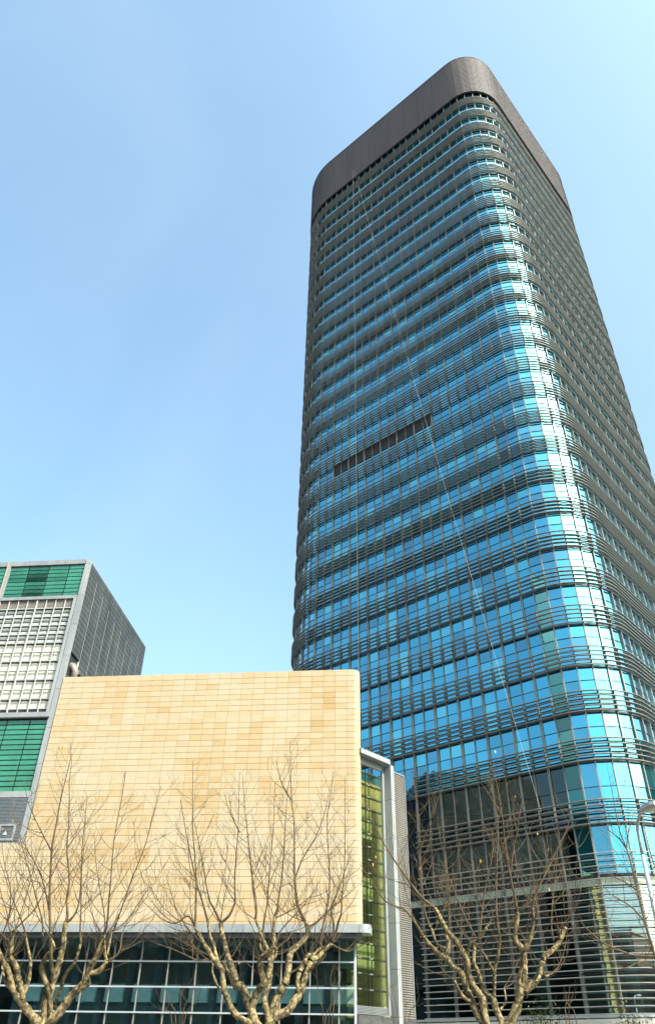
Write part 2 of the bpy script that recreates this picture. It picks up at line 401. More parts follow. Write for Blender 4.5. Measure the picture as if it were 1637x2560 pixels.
# lobby: plinth, glass, spandrel, columns, back wall
ring('plinth', M_conc, 0, [(-.6, 0), (.75, 0), (.75, LOB0-.02), (-.6, LOB0-.02)])
ring('plinth_rail', M_steel, LOB0, [(.55, .06), (.72, .06), (.72, .2), (.55, .2)], -34, 60)
zs = [LOB0, LOB0+2.6, LOB0+5.2, LOB1-.6]
M_pale = mottled('spandrel_pale', (.34, .40, .33), (.46, .52, .44), .6, .15)
for j in range(-16, J1-1, 2):
    pa, pb = W2(pos(j*PW, -.2)[0]), W2(pos((j+2)*PW, -.2)[0]); dv = pb-pa; wd = np.linalg.norm(dv); tv = dv/wd; nn = np.array([tv[1], -tv[0]])
    for z0, z1 in zip(zs[:-1], zs[1:]):
        piece('lobby_pane', M_curve if j >= 6 else M_clear, tower, v3((pa+pb)/2, (z0+z1)/2), v3(tv, 0), v3(-nn, 0), ZV, (wd-.05, .02, z1-z0-.03))
    piece('spandrel_panel', M_pale, tower, v3((pa+pb)/2, LOB1-.33), v3(tv, 0), v3(-nn, 0), ZV, (wd-.03, .04, .5))
for z in zs[1:]: ring('transom', M_dark, z-.02, prof_s, -34, 60)
for a in [-12+7.62*k for k in range(8)]:
    p = W2(pos(a, -2.4)[0]); bm = MB(); bm.tube([v3(p, 0), v3(p, ATR)], .45, 14); bm.build('lobby_column', M_conc, tower, smooth=True)
for a0, a1, z in ((-3., 8., EYE+17.6), (-3., 8., EYE+14.2)):
    p, q2 = W2(pos(a0, -1.2)[0]), W2(pos(a1, -6.5)[0]); dv = q2-p; wd = np.linalg.norm(dv); tv = dv/wd
    bm = MB(); bm.obox(v3(p, z), v3(dv, 0), v3(np.array([tv[1], -tv[0]])*.3, 0), (0, 0, .5)); bm.build('atrium_beam', M_grey, tower)
ring('lobby_wall', M_innerd, 0, [(-9.2, 0), (-9.0, 0), (-9.0, ATR), (-9.2, ATR)])
bm = MB(); bm.quad([v3(W2(pos(a, -.62)[0]), LOB0-.1) for a in A]); bm.build('lobby_floor', M_conc, tower)

# ropes on the facade
def onL(x, y, off):
    d = ray(x, y); p = P0-uR*off; t = (p@uR)/(d[:2]@uR); return np.array([t*d[0], t*d[1], EYE+t*d[2]])
t0 = onL(882, 424, .75); bm = MB(); bm.tube([t0, (t0[0], t0[1], 8.)], .007, 5)
o = bm.build('hanging_rope', M_rope); o['label'] = 'pale rope hanging straight down the left side of the dark tower'; o['category'] = 'rope'
t1 = onL(885.5, 430, .8); t2 = onL(1352, 2030, 1.9); t3 = t2; bm = MB(); pts = []
for k in range(15):
    q = t1+(t3-t1)*k/14; q[2] -= 1.1*math.sin(math.pi*k/14); pts.append(q)
bm.tube(pts, .008, 5); o = bm.build('slanting_rope', M_rope); o['label'] = 'pale rope slanting from the tower parapet down to its front corner'; o['category'] = 'rope'

# ================================================================== podium with sandstone wall
aB = R_(96); uB = np.array([math.sin(aB), math.cos(aB)]); nB = np.array([math.sin(R_(6)), math.cos(R_(6))])
B0 = np.array([0., 45.]); UR, UL = 2.19, -17.34; TW, TH = .75, .366; BT, BB = 20.58, 6.1
def B(u, dep, z): return v3(B0+uB*u+nB*dep, EYE+z)
M_stone = stone_material(B0, uB)
pod = thing('podium_building', 'sandstone clad podium with canopy ledge and teal glass storeys below', 'building', B(-8, 6, -EYE))
uB3, nB3 = v3(uB, 0), v3(nB, 0)
RC = .35                                        # rounded right end
bm = MB()
bm.obox(B(UL+.02, .05, BB), uB3*(UR-RC-UL), nB3*1.1, ZV*(BT-BB-.02))
bm.obox(B(-32, .05, BB), uB3*(32+UL), nB3*6, ZV*(10.32-BB))
bm.obox(B(UR-RC-.01, .05+RC, BB), uB3*(RC-.05), nB3*.5, ZV*(BT-BB-.02))
bm.build('wall_backing', mat('joint_dark', (.30, .20, .09), .9), pod)
nr = int(round((BT-BB)/TH)); strips = [8, 18, 28, 38]
cells = []
for r in range(nr):
    z1 = BT-r*TH; z0 = max(z1-TH, BB)
    if z0 < 10.32-.1: cl = 60
    else: cl = 25
    for c in range(cl+1 if cl > 25 else 25):
        u1 = UR-RC-(TW-RC)-c*TW if False else UR-(c+1)*TW+0; 
        u0 = u1-TW
        if cl == 25: u0 = max(u0, UL+.02)
        if u0 < -32: break
        cells.append((u0, u1, z0, z1))
rk = []
for q, (u0, u1, z0, z1) in enumerate(cells):
    x0, y0, _ = proj(B(u0, 0, z0)); x1, y1, _ = proj(B(u1, 0, z1))
    rk.append((abs((x1-x0)*(y1-y0)) if -20 < x0 < 900 else 0, q))
best = set(q for _, q in sorted(rk, reverse=True)[:280]); rest = MB()
for q, (u0, u1, z0, z1) in enumerate(cells):
    pr = rng.uniform(0, .007); g = .006; gz = .009
    if q in best: piece('stone_panel', M_stone, pod, B((u0+u1)/2, .025-pr, (z0+z1)/2), uB3, nB3, ZV, (u1-u0-2*g, .05, z1-z0-2*gz))
    else: rest.obox(B(u0+g, -pr, z0+gz), uB3*(u1-u0-2*g), nB3*.05, ZV*(z1-z0-2*gz))
# curved right end, course by course
for r in range(nr):
    z1 = BT-r*TH-.009; z0 = max(BT-(r+1)*TH, BB)+.009
    rr = []
    for k in range(9):
        th = -math.pi/2+math.pi/2*k/8; rr.append((UR-TW+ (TW-RC)+RC*math.cos(th), RC+RC*math.sin(th)))
    pth = [(UR-TW+.006, 0)]+rr+[(UR, 1.0)]
    rings = [[B(u, d, z0), B(u, d, z1), B(u-.0 if k < 1 else u-.03, d+.05, z1), B(u if k < 1 else u-.03, d+.05, z0)] for k, (u, d) in enumerate(pth)]
    rest.sweep(rings)
rest.build('stone_panels', M_stone, pod, kind='stuff')
for r in strips:
    bm = MB(); z = BT-r*TH; ul = UL if z > 10.4 else -32
    bm.obox(B(ul+.03, -.010, z-.011), uB3*(UR-.55-ul), nB3*.03, ZV*.022); bm.build('joint_strip', M_line, pod)
bm = MB(); bm.obox(B(UL, .02, BT-.01), uB3*(UR-.3-UL), nB3*5, ZV*.06); bm.build('wall_coping', M_stone, pod)
# canopy ledge, soffit
for k in range(14):
    u1 = 2.69-.62-k*1.5; u0 = u1-1.49
    bm = MB(); bm.obox(B(u0, -.75, 5.70), uB3*1.49, nB3*.72, ZV*.39); bm.build('ledge_panel', M_white, pod)
pth = [(2.08, -.75)]+[(2.29+.4*math.cos(t), -.35+.4*math.sin(t)) for t in [-math.pi/2+math.pi/2*k/8 for k in range(9)]]+[(2.69, .6)]
bm = MB(); bm.sweep([[B(u, d, 5.70), B(u, d, 6.09), B(1.9, d+.3 if d < 0 else d, 6.09), B(1.9, d+.3 if d < 0 else d, 5.70)] for u, d in pth]); bm.build('ledge_end', M_white, pod)
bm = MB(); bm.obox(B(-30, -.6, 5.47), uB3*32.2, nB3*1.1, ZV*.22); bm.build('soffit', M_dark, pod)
# glass storeys
GP = .40; UG = 1.76
zr = [-EYE+.6, 1.05, 2.23, 3.34, 4.48, 5.47]
for c in range(15):
    u1 = UG-.04 if c == 0 else -6.52+1.5*5-c*1.5+.0; u1 = min(UG-.04, -6.52+1.5*6-c*1.5); u0 = -6.52+1.5*5-c*1.5
    for z0, z1 in zip(zr[:-1], zr[1:]): piece('pane', M_teal, pod, B((u0+u1)/2, GP, (z0+z1)/2), uB3, nB3, ZV, (u1-u0-.04, .02, z1-z0-.04))
    bm = MB(); bm.obox(B(u0-.03, GP-.06, -EYE), uB3*.06, nB3*.16, ZV*(5.47+EYE)); bm.build('mullion', M_fin, pod)
for z in zr[1:-1]:
    bm = MB(); bm.obox(B(-24, GP-.15, z-.035), uB3*(24+UG), nB3*.10, ZV*.07); bm.build('glazing_bar', M_steel, pod)
bm = MB(); bm.tube([B(UG+.03, GP, -EYE), B(UG+.03, GP, 5.48)], .075, 12); bm.build('corner_post', M_steel, pod, smooth=True)
# interior behind the glass storeys
bm = MB(); bm.obox(B(-30, 6.2, -EYE), uB3*31.2, nB3*.2, ZV*7); bm.build('interior_wall', M_inner, pod)
bm = MB(); bm.obox(B(-30, .6, -.2), uB3*31.4, nB3*5.4, ZV*.25); bm.obox(B(-30, .65, 5.2), uB3*31.4, nB3*5.4, ZV*.25); bm.build('floor_slab', M_conc, pod)
for k in range(12):
    u = -6.9+1.5*5-.4-k*1.5*1.0
    bm = MB(); bm.obox(B(u, .75, -EYE), uB3*.38, nB3*.5, ZV*(6.8)); bm.build('interior_column', M_innerd, pod)
    bm = MB(); bm.obox(B(u+.40, .85, 2.70), uB3*1.08, nB3*.12, ZV*.80); bm.build('interior_panel', M_cream, pod)
    bm = MB(); bm.obox(B(u+.39, .80, 2.25), uB3*1.10, nB3*.3, ZV*.35); bm.build('interior_beam', M_innerd, pod)
# body behind
bm = MB(); bm.obox(B(UL-.2, 6.1, 6.2), uB3*15.5, nB3*14, ZV*13.6); bm.build('rear_block', M_clad, pod)

# glazed return wall and portal frame
Wp = B0+nB*GP+uB*(UG+.03)
nG = -uL
def G(k, off, z): return v3(Wp+uR*k+nG*off, EYE+z)
uR3, nG3 = v3(uR, 0), v3(nG, 0)
zrow = [2.66+.695*k for k in range(18)]; kc = [.02, .62, 1.22, 1.95, 2.69]
for z0, z1 in zip(zrow[:-1], zrow[1:]):
    for k0, k1 in ((.06, 1.32), (1.32, 2.69)):
        piece('side_pane', M_lime, pod, G((k0+k1)/2, 0, (z0+z1)/2), uR3, nG3, ZV, (k1-k0-.02, .02, z1-z0-.02))
    bm = MB(); bm.obox(G(.05, -.12, z1-.045), uR3*2.64, nG3*.10, ZV*.09); bm.build('glazing_rail', M_dark, pod)
for k in (.35, 1.32, 1.62):
    bm = MB(); bm.obox(G(k-.02, -.2, 2.3), uR3*.04, nG3*.05, ZV*12.6); bm.build('tension_rod', M_dark, pod)
bm = MB()
for z in zrow[1:-1]:
    for k in (.28, .42, 1.25, 1.39):
        bm.obox(G(k-.02, .012, z-.03), uR3*.04, nG3*.04, ZV*.06)
bm.build('glass_clamp', M_steel, pod, kind='stuff')
# stone wall and floor ends seen through the green glass
M_olive = mottled('olive_stone', (.20, .18, .065), (.29, .26, .11), 1.5, .8)
for r in range(16):
    for c in range(4):
        piece('inner_stone', M_olive, pod, G(1.9+c*1.0+.5+(.3 if r % 2 else 0), -2.2, 2.2+r*.8+.4), uR3, nG3, ZV, (.985, .1, .785))
bm = MB(); bm.obox(G(-.6, -2.5, -EYE), uR3*7.2, nG3*.2, ZV*(16.5)); bm.build('inner_backing', M_innerd, pod)
M_slab = mottled('slab_end', (.24, .30, .20), (.31, .37, .26), 1, .7)
for z0, z1 in ((4.35, 5.6), (7.6, 8.8), (10.9, 12.6)):
    bm = MB(); bm.obox(G(.5, -1.5, z0), uR3*1.75, nG3*1.0, ZV*(z1-z0)); bm.build('floor_end', M_slab, pod)
# portal
FO = .58
for k in range(4):
    k0 = .02+k*.714; bm = MB(); bm.obox(G(k0, .0, 15.29), uR3*.705, nG3*FO, ZV*.29); bm.build('portal_beam', M_white, pod)
zc = [-EYE, .6, 2.25, 4.4, 6.6, 8.8, 11.0, 13.2, 15.28]
for z0, z1 in zip(zc[:-1], zc[1:]):
    bm = MB(); bm.obox(G(2.87, 0.0, z0), uR3*.33, nG3*FO, ZV*(z1-z0-.02)); bm.build('portal_column', M_white, pod)
bm = MB(); bm.obox(G(2.88, .05, 15.0), uR3*.30, nG3*.4, ZV*.28); bm.build('portal_core', M_grey, pod)
bm = MB(); bm.obox(G(.03, -.1, 14.92), uR3*2.66, nG3*.16, ZV*.36); bm.build('inner_beam', M_white, pod)
bm = MB(); bm.obox(G(2.70, -.1, 2.3), uR3*.165, nG3*.16, ZV*12.6); bm.build('inner_jamb', M_white, pod)
bm = MB(); bm.obox(G(.05, -.1, 2.28), uR3*2.6, nG3*.05, ZV*.36)
for s in range(6): bm.obox(G(.08, -.05, 2.29+s*.06), uR3*2.58, nG3*.09, ZV*.035)
bm.build('base_grille', M_grey, pod)
for k in range(5): 
    bm = MB(); bm.obox(G(.08+k*.98, -.2, -EYE), uR3*.96, nG3*.36, ZV*(2.24+EYE)); bm.build('granite_panel', M_granite, pod)
# louvred screen right of the portal
bm = MB()
for s in range(118): bm.obox(G(3.22, .0, 2.26+s*.109), uR3*1.70, nG3*.07, ZV*.062)
bm.obox(G(3.2, -.12, 2.24), uR3*1.72, nG3*.10, ZV*12.88)
bm.build('screen_slats', M_perf, pod, kind='stuff')
bm = MB(); bm.obox(G(4.92, -.12, 2.24), uR3*.05, nG3*.24, ZV*12.95); bm.build('screen_edge', M_white, pod)
bm = MB(); bm.obox(G(3.2, -.12, 15.12), uR3*1.77, nG3*.24, ZV*.06); bm.build('screen_cap', M_white, pod)
bm = MB(); bm.obox(G(-.6, -9, -EYE), uR3*5.4, nG3*6.4, ZV*16.6); bm.build('stair_block', M_clad, pod)

# ================================================================== grey building with green glass bands
off_building = thing('grey_building', 'grey panelled building with green glass bands and a white gridded window', 'building', B(-24, 7, -EYE))
ob = off_building
UE = -17.36; LT = 29.9; DEP = 14.2; UW = -36.
bm = MB(); bm.obox(B(UW, .35, -EYE), uB3*(UE-.15-UW), nB3*(DEP-.5), ZV*(LT+EYE-.35)); bm.build('body', M_dark, ob)
bm = MB(); bm.obox(B(UW, .30, LT-.34), uB3*(UE-.06-UW), nB3*(DEP-.35), ZV*.30); bm.build('roof', M_grey, ob)
# coping panels, edge strip panels, bay strips
for k in range(12):
    u1 = UE-.38-k*1.51; bm = MB(); bm.obox(B(u1-1.5, -.02, LT-.36), uB3*1.49, nB3*.36, ZV*.38); bm.build('coping_panel', M_grey, ob)
for k, (z0, z1) in enumerate([(10.34, 12.6), (12.62, 14.9), (14.92, 17.2), (17.22, 19.8), (19.82, 22.2), (22.22, 24.6), (24.62, 26.9), (26.92, 29.5), (29.52, 29.9)]):
    bm = MB(); bm.obox(B(UE-.33, -.03, z0), uB3*.33, nB3*.36, ZV*(z1-z0)); bm.build('edge_panel', M_white, ob)
for uu in (-23.62, -29.8):
    bm = MB(); bm.obox(B(uu, -.04, 26.8), uB3*.10, nB3*.3, ZV*3.1); bm.build('bay_strip', mat('brown_strip', (.30, .24, .19), .6), ob)
    bm = MB(); bm.obox(B(uu+.11, -.03, 18.0), uB3*.16, nB3*.3, ZV*11.9); bm.build('bay_strip', M_white, ob)
def green_field(z0, z1, rows, u_r, u_l):
    h = (z1-z0)/rows
    us = [u_r]; u = -18.9
    while u > u_l: us.append(u); u -= 1.52
    us.append(u_l)
    for r in range(rows):
        for ua, ub in zip(us[:-1], us[1:]):
            if ua-ub < .1: continue
            tilt = R_(5)                        # each band of glass leans out a little over the one below
            piece('green_panel', M_green, ob, B((ua+ub)/2, .13, z0+(r+.5)*h), uB3, nB3*math.cos(tilt)+ZV*math.sin(tilt), ZV*math.cos(tilt)-nB3*math.sin(tilt), (ua-ub-.07, .03, h-.075))
green_field(26.90, 29.50, 8, -17.70, -23.4); green_field(26.90, 29.50, 8, -23.75, -29.6)
green_field(13.28, 17.80, 14, -17.70, -29.6)
# gridded window
bm = MB(); bm.obox(B(-23.4, .28, 18.3), uB3*5.5, nB3*.04, ZV*8.4); bm.build('window_recess', M_vent, ob)
for nm, a in (('window_head', (B(-23.5, -.06, 26.62), uB3*5.77, nB3*.34, ZV*.24)), ('window_sill', (B(-30, -.10, 17.90), uB3*12.3, nB3*.38, ZV*.33)), ('window_jamb', (B(-17.93, -.06, 18.22), uB3*.20, nB3*.34, ZV*8.40)), ('window_jamb', (B(-23.5, -.06, 18.22), uB3*.12, nB3*.34, ZV*8.40))):
    bm = MB(); bm.obox(*a); bm.build(nm, M_white if nm != 'window_head' else M_grey, ob)
bm = MB(); bm.obox(B(-30, -.13, 17.82), uB3*12.38, nB3*.38, ZV*.085); bm.build('drip_ledge', M_dark, ob)
for k in range(8):
    u = -18.53-.688*k; wd = .075 if k == 3 else .035
    bm = MB(); bm.obox(B(u-wd/2, .0, 18.24), uB3*wd, nB3*.09, ZV*8.36); bm.build('window_bar', M_line, ob)
for k in range(12):
    z = 18.51+.6735*k; bm = MB(); bm.obox(B(-23.37, .025, z-.025), uB3*5.44, nB3*.07, ZV*.05); bm.build('window_bar', M_line, ob)
for k in range(8):
    for r in range(11):
        if r == 10 and False: continue
        z = 18.51+.6735*r+.10; u = -18.53-.688*k-.0; top_r = r >= 7
        if top_r:
            piece('shelf_panel', M_line, ob, B(u+.34, .22, z+.10), uB3, nB3, ZV, (.66, .08, .16)); piece('shelf_panel', M_line, ob, B(u+.34, .24, z+.40), uB3, nB3, ZV, (.66, .06, .22))
        else: piece('window_blind', M_cream, ob, B(u+.34, .235, z+.24+(.06 if r % 2 else 0)), uB3, nB3, ZV, (.66, .05, .46 if r % 2 == 0 else .54))
bm = MB(); bm.obox(B(-23.4, .10, 25.98), uB3*5.45, nB3*.04, ZV*.62); bm.build('window_screen', mottled('brown_screen', (.09, .075, .07), (.14, .12, .11), 5, .6), ob)
# lower band, louvre panel, hatch
bm = MB(); bm.obox(B(-30, -.03, 12.92), uB3*12.3, nB3*.35, ZV*.36); bm.build('band_panel', M_white, ob)
for s in range(32):
    bm = MB(); bm.obox(B(-30, .0, 10.34+s*.0805), uB3*12.62, nB3*.10, ZV*.05); bm.build('slat', M_slate, ob)
bm = MB()
for a in ((-19.06, 10.47, 1.0, .11), (-19.06, 11.28, 1.0, .11), (-19.06, 10.58, .11, .70), (-18.17, 10.58, .11, .70)): bm.obox(B(a[0], -.05, a[1]), uB3*a[2], nB3*.12, ZV*a[3])
bm.build('hatch_frame', M_white, ob)
bm = MB(); n = [B(-18.62-.13, -.03, 10.78), B(-18.62+.13, -.03, 10.78), B(-18.62, -.03, 11.0)]; n2 = [p+nB3*.05 for p in n]; bm.quad(n); bm.quad(n2[::-1])
for i in range(3): bm.quad([n[i], n2[i], n2[(i+1) % 3], n[(i+1) % 3]])
bm.build('hatch_sign', M_line, ob)
# side wall panels
SROW = .395; SC = 1.53
for r in range(25):
    z0 = LT-.12-(r+1)*SROW
    for c in range(9):
        d0 = .40+c*SC; d1 = min(d0+SC, DEP)
        if r > 15 and c == 0 and r < 22: 
            if r >= 18: continue
        if r >= 20 and c == 1: continue
        piece('cladding_panel', M_clad, ob, B(UE-.05, (d0+d1)/2, z0+SROW/2), nB3, uB3, ZV, (d1-d0-.05, .06, SROW-.035))
for c in range(1, 9):
    bm = MB(); bm.obox(B(UE-.14, .40+c*SC-.02, 19.5), nB3*.035, uB3*.115, ZV*(LT-20.0-(.35*c if c < 4 else 1.2))); bm.build('joint_line', M_line, ob)
bm = MB(); bm.tube([B(UE+.02, 1.15, 20.9), B(UE+.25, 1.15, 21.5), B(UE+.0, 1.1, 21.9), B(UE-.6, 1.1, 22.0)], .26, 12); bm.build('duct', M_perf, ob, smooth=True)
bm = MB(); bm.obox(B(UE-.1, .7, 20.86), uB3*.75, nB3*2.2, ZV*.10); bm.build('canopy_slab', M_white, ob)

# ================================================================== across the street (mirrored in the glass)
M_brick = mottled('brick_brown', (.11, .075, .055), (.17, .12, .09), 1.0, .85)
M_winD = mat('dark_window', (.02, .03, .035), .08)
def street_block(label, x0, x1, y0, dep, h, m_, wx=3.2):
    t = thing('street_building', label, 'building', ((x0+x1)/2, y0-dep/2, 0), 'buildings across the street'); bm = MB()
    bm.obox((x0, y0-dep, 0), (x1-x0, 0, 0), (0, dep, 0), (0, 0, h)); bm.build('wall', m_, t)
    bm = MB(); bm.obox((x0-.2, y0-dep-.2, h), (x1-x0+.4, 0, 0), (0, dep+.4, 0), (0, 0, .5)); bm.build('roof', M_conc, t)
    n = int((x1-x0)/wx)
    for f in range(int(h/3.4)):
        for i in range(n):
            u = x0+(i+.5)*(x1-x0)/n; piece('window', M_winD, t, (u, y0+.02, 1.9+f*3.4), (1,0,0), (0,1,0), ZV, (1.8, .1, 1.7))
street_block('brown brick block mirrored in the teal glass of the podium', -90, -6, -30, 14, 21, M_brick)
street_block('brown block right of the gap mirrored in the tower lobby glass', -2, 60, -32, 14, 20.5, M_brick)
street_block('dark block right of the tower mirrored in the green glass slot', 72, 104, 78, 44, 38, M_brick)
street_block('tall dark tower mirrored as a stripe in the rounded tower corner', -96, -78, 6, 18, 106, M_granite, 2.4)

# ================================================================== street lamp
LY = 25.
lamp_px = [(1637, 2315), (1620, 2230), (1605, 2137), (1597.5, 2100), (1592.5, 2075), (1592.5, 2055), (1597, 2037), (1604, 2027)]
lp = [at_depth(x, y, LY) for x, y in lamp_px]
base = np.array([lp[1][0], LY, 0.]); lamp = thing('street_lamp', 'pale grey street lamp with curved neck and boxy head before the tower', 'street lamp', base)
vx = lp[2][0]
bm = MB(); bm.tube([(vx, LY, .2), (vx, LY, 4.), (vx, LY, lp[2][2])], [.10, .085, .06], 12); bm.build('pole', M_steel, lamp, smooth=True)
q = [np.array([vx, LY, lp[2][2]-.02])]+[at_depth(x, y, LY-.035*i*i) for i, (x, y) in enumerate(lamp_px[3:], 1)]
bm = MB(); bm.tube(q, [.058, .052, .05, .048, .046, .044], 10); bm.build('neck', M_steel, lamp, smooth=True)
bm = MB(); bm.tube([(vx, LY, 0), (vx, LY, .25)], [.2, .16], 12); bm.build('foot', M_steel, lamp)
h0 = q[-1]; hd = np.array([.30, -.70, .06]); hd /= np.linalg.norm(hd); hx = np.cross(hd, ZV); hx /= np.linalg.norm(hx); hz = np.cross(hx, hd)
bm = MB(); rr = []
for t, wd, up, dn in ((-.06, .07, .06, .05), (.08, .15, .10, .07), (.30, .20, .13, .07), (.52, .20, .12, .07), (.66, .15, .08, .06)):
    c = h0+hd*t; rr.append([c+hx*wd*.75-hz*dn, c+hx*wd-hz*dn*.3, c+hx*wd*.8+hz*up*.8, c+hz*up, c-hx*wd*.8+hz*up*.8, c-hx*wd-hz*dn*.3, c-hx*wd*.75-hz*dn])
bm.sweep(rr); head = bm.build('lamp_head', M_steel, lamp)
bm = MB(); rr = []
for t, wd, dn in ((.16, .09, .08), (.26, .15, .15), (.42, .15, .16), (.55, .10, .09)):
    c = h0+hd*t; rr.append([c+hx*wd-hz*.05, c+hx*wd*.7-hz*dn, c-hx*wd*.7-hz*dn, c-hx*wd-hz*.05])
bm.sweep(rr); bm.build('lens', M_lens, head)

# ================================================================== bare plane trees
def bark_material():
    m_ = mat('plane_bark', (.3, .27, .18), .8, 0, .3); g = N(m_, 'ShaderNodeNewGeometry')
    v = N(m_, 'ShaderNodeTexNoise', Scale=8.5, Detail=4, Roughness=.6, Distortion=1.0); L(m_, g.outputs['Position'], v.inputs['Vector'])
    c = ramp(m_, v.outputs[0], [(.34, (.030, .022, .013)), (.46, (.07, .054, .028)), (.54, (.17, .13, .06)), (.62, (.28, .215, .11)), (.72, (.11, .085, .036))])
    v2 = N(m_, 'ShaderNodeTexNoise', Scale=28, Detail=5); L(m_, g.outputs['Position'], v2.inputs['Vector'])
    mm = N(m_, 'ShaderNodeMix', data_type='RGBA', blend_type='MULTIPLY'); mm.inputs[0].default_value = .5
    L(m_, c, mm.inputs[6]); L(m_, ramp(m_, v2.outputs[0], [(.3, (.5, .45, .4)), (.6, (1, 1, 1))]), mm.inputs[7]); L(m_, mm.outputs[2], P(m_).inputs['Base Color'])
    b = N(m_, 'ShaderNodeBump', Strength=.6, Distance=.02); L(m_, v.outputs[0], b.inputs['Height']); L(m_, b.outputs[0], P(m_).inputs['Normal']); return m_
M_bark = bark_material()
M_twig = mottled('twig_bark', (.034, .021, .009), (.095, .060, .025), 6, .8)
M_leaf = mottled('dry_leaf', (.24, .10, .03), (.38, .26, .05), 3, .8)
def crom(pts, n=5):
    out = []; P_ = [pts[0]]+list(pts)+[pts[-1]]
    for i in range(1, len(P_)-2):
        for k in range(n):
            t = k/n; a, b_, c, d = P_[i-1], P_[i], P_[i+1], P_[i+2]
            out.append(.5*((2*b_)+(-a+c)*t+(2*a-5*b_+4*c-d)*t*t+(-a+3*b_-3*c+d)*t**3))
    out.append(P_[-2]); return out
def plane_tree(label, Y, trunk_px, limbs, whips, seed, group='bare plane trees along the pavement'):
    """limbs / whips: photo polylines (start radius m, end radius m, [(x,y)..]); depth wanders from the limb it leaves"""
    r_ = random.Random(seed); reg = []
    base = at_depth(*trunk_px[0], Y); base[2] = 0
    tr = thing('plane_tree', label, 'tree', (base[0], Y, .12), group)
    trunk = MB(); twig = MB(); leaf = MB()
    tp = [np.array([base[0]+.04, Y, .1]), np.array([base[0], Y, .25*at_depth(*trunk_px[0], Y)[2]])]+[at_depth(x, y, Y) for x, y in trunk_px]
    tc = crom(tp, 4); trunk.tube(tc, [.24-.09*i/(len(tc)-1) for i in range(len(tc))], 12)
    for x, y in trunk_px: reg.append((x, y, 0.))
    def near(x, y):
        best = min(reg, key=lambda e: (e[0]-x)**2+(e[1]-y)**2); return best[2]
    ends = []
    def poly(pl, o0, o1, ra, rb, mb, k, wob):
        pts = [at_depth(x, y, Y+o0+(o1-o0)*i/max(1, len(pl)-1)) for i, (x, y) in enumerate(pl)]
        c = crom(pts, 5); n = len(c); rad = [(ra+(rb-ra)*(i/(n-1)))*(1+wob*r_.uniform(-1, 1)) for i in range(n)]
        mb.tube(c, rad, k); return c, rad
    for ra, rb, pl in limbs:
        o0 = near(*pl[0]); o1 = o0+r_.uniform(-.9, .9)
        c, rad = poly(pl, o0, o1, ra, rb, trunk, 9, .13)
        for i, (x, y) in enumerate(pl): reg.append((x, y, o0+(o1-o0)*i/max(1, len(pl)-1)))
        ends.append((c[-1], c[-1]-c[-4], rb))
        for i in range(5, len(c)-1, 4):        # short spurs and knobs
            if r_.random() < .3: side_shoot(twig, leaf, c[i], c[i+1]-c[i], r_, r_.uniform(.5, 1.3), .009, 1)
    for ra, rb, pl in whips:
        o0 = near(*pl[0]); o1 = o0+r_.uniform(-.7, .7)
        c, rad = poly(pl, o0, o1, ra, rb, twig, 6, .03)
        for i, (x, y) in enumerate(pl): reg.append((x, y, o0+(o1-o0)*i/max(1, len(pl)-1)))
        n = len(c)
        Lw = sum(np.linalg.norm(c[i+1]-c[i]) for i in range(n-1)); step = .165; acc = r_.random()*step; done = 0
        for i in range(n-1):
            seg = c[i+1]-c[i]; sl = np.linalg.norm(seg)
            while acc < sl:
                f = (done+acc)/Lw
                if f > .15:
                    side_shoot(twig, leaf, c[i]+seg*acc/sl, seg, r_, (1.0*(1-f)**.55+.50)*r_.uniform(.5, 1.1), max(.0042, .0095*(1-f*.6)), 1)
                acc += step*r_.uniform(.7, 1.4)
            acc -= sl; done += sl
    for p, d, rb in ends:                      # young shoots crowd at the pollard ends
        for k in range(2): side_shoot(twig, leaf, p, d, r_, r_.uniform(1.0, 2.4), .011, 1, up=.7)
    trunk.build('trunk', M_bark, tr, smooth=True); twig.build('twigs', M_twig, tr, kind='stuff')
    if leaf.v: leaf.build('dry_leaves', M_leaf, tr, kind='stuff')
    return tr
def side_shoot(mb, leaf, p, d, r_, length, rad, depth, up=.35):
    d = d/(np.linalg.norm(d)+1e-9); ph = r_.uniform(0, 2*math.pi)
    a = np.cross(d, [.3, .5, .8]); a /= np.linalg.norm(a)+1e-9; b_ = np.cross(d, a); sdir = a*math.cos(ph)+b_*math.sin(ph)
    v = d*r_.uniform(.35, .8)+sdir*.85; v[2] = max(v[2], -.05)*.9; v /= np.linalg.norm(v)
    pts = [np.array(p, float)]; n = 5
    for i in range(n):
        v = v+np.array([r_.gauss(0, .09), r_.gauss(0, .09), up*.45]); v /= np.linalg.norm(v); pts.append(pts[-1]+v*length/n)
    mb.tube(pts, [rad*(1-.72*i/n) for i in range(n+1)], 4 if rad > .005 else 3)
    if depth > 0:
        for k in range(int(length/.27)):
            i = r_.randint(1, n-1); f = r_.random(); q = pts[i]+(pts[i+1]-pts[i])*f
            side_shoot(mb, leaf, q, pts[i+1]-pts[i], r_, length*r_.uniform(.22, .5), rad*.55, depth-1 if depth < 2 else 0, up)
    if r_.random() < .022:
        q = pts[-1]; s = r_.uniform(.03, .06); w_ = np.array([r_.gauss(0, 1), r_.gauss(0, 1), r_.gauss(0, .4)]); w_ /= np.linalg.norm(w_)
        leaf.quad([q, q+w_*s*.5-ZV*s*.6, q-ZV*s*1.7+w_*s*.1, q-w_*s*.5-ZV*s*.7])
def c5(l): return [(x*.1948, 2250+y*.1948) for x, y in l]
def c6(l): return [(300+x*.1948, 2250+y*.1948) for x, y in l]
def c7(l): return [(600+x*.2143, 2250+y*.2143) for x, y in l]
def cR(l): return [(1000+x*.2597, 2060+y*.2597) for x, y in l]
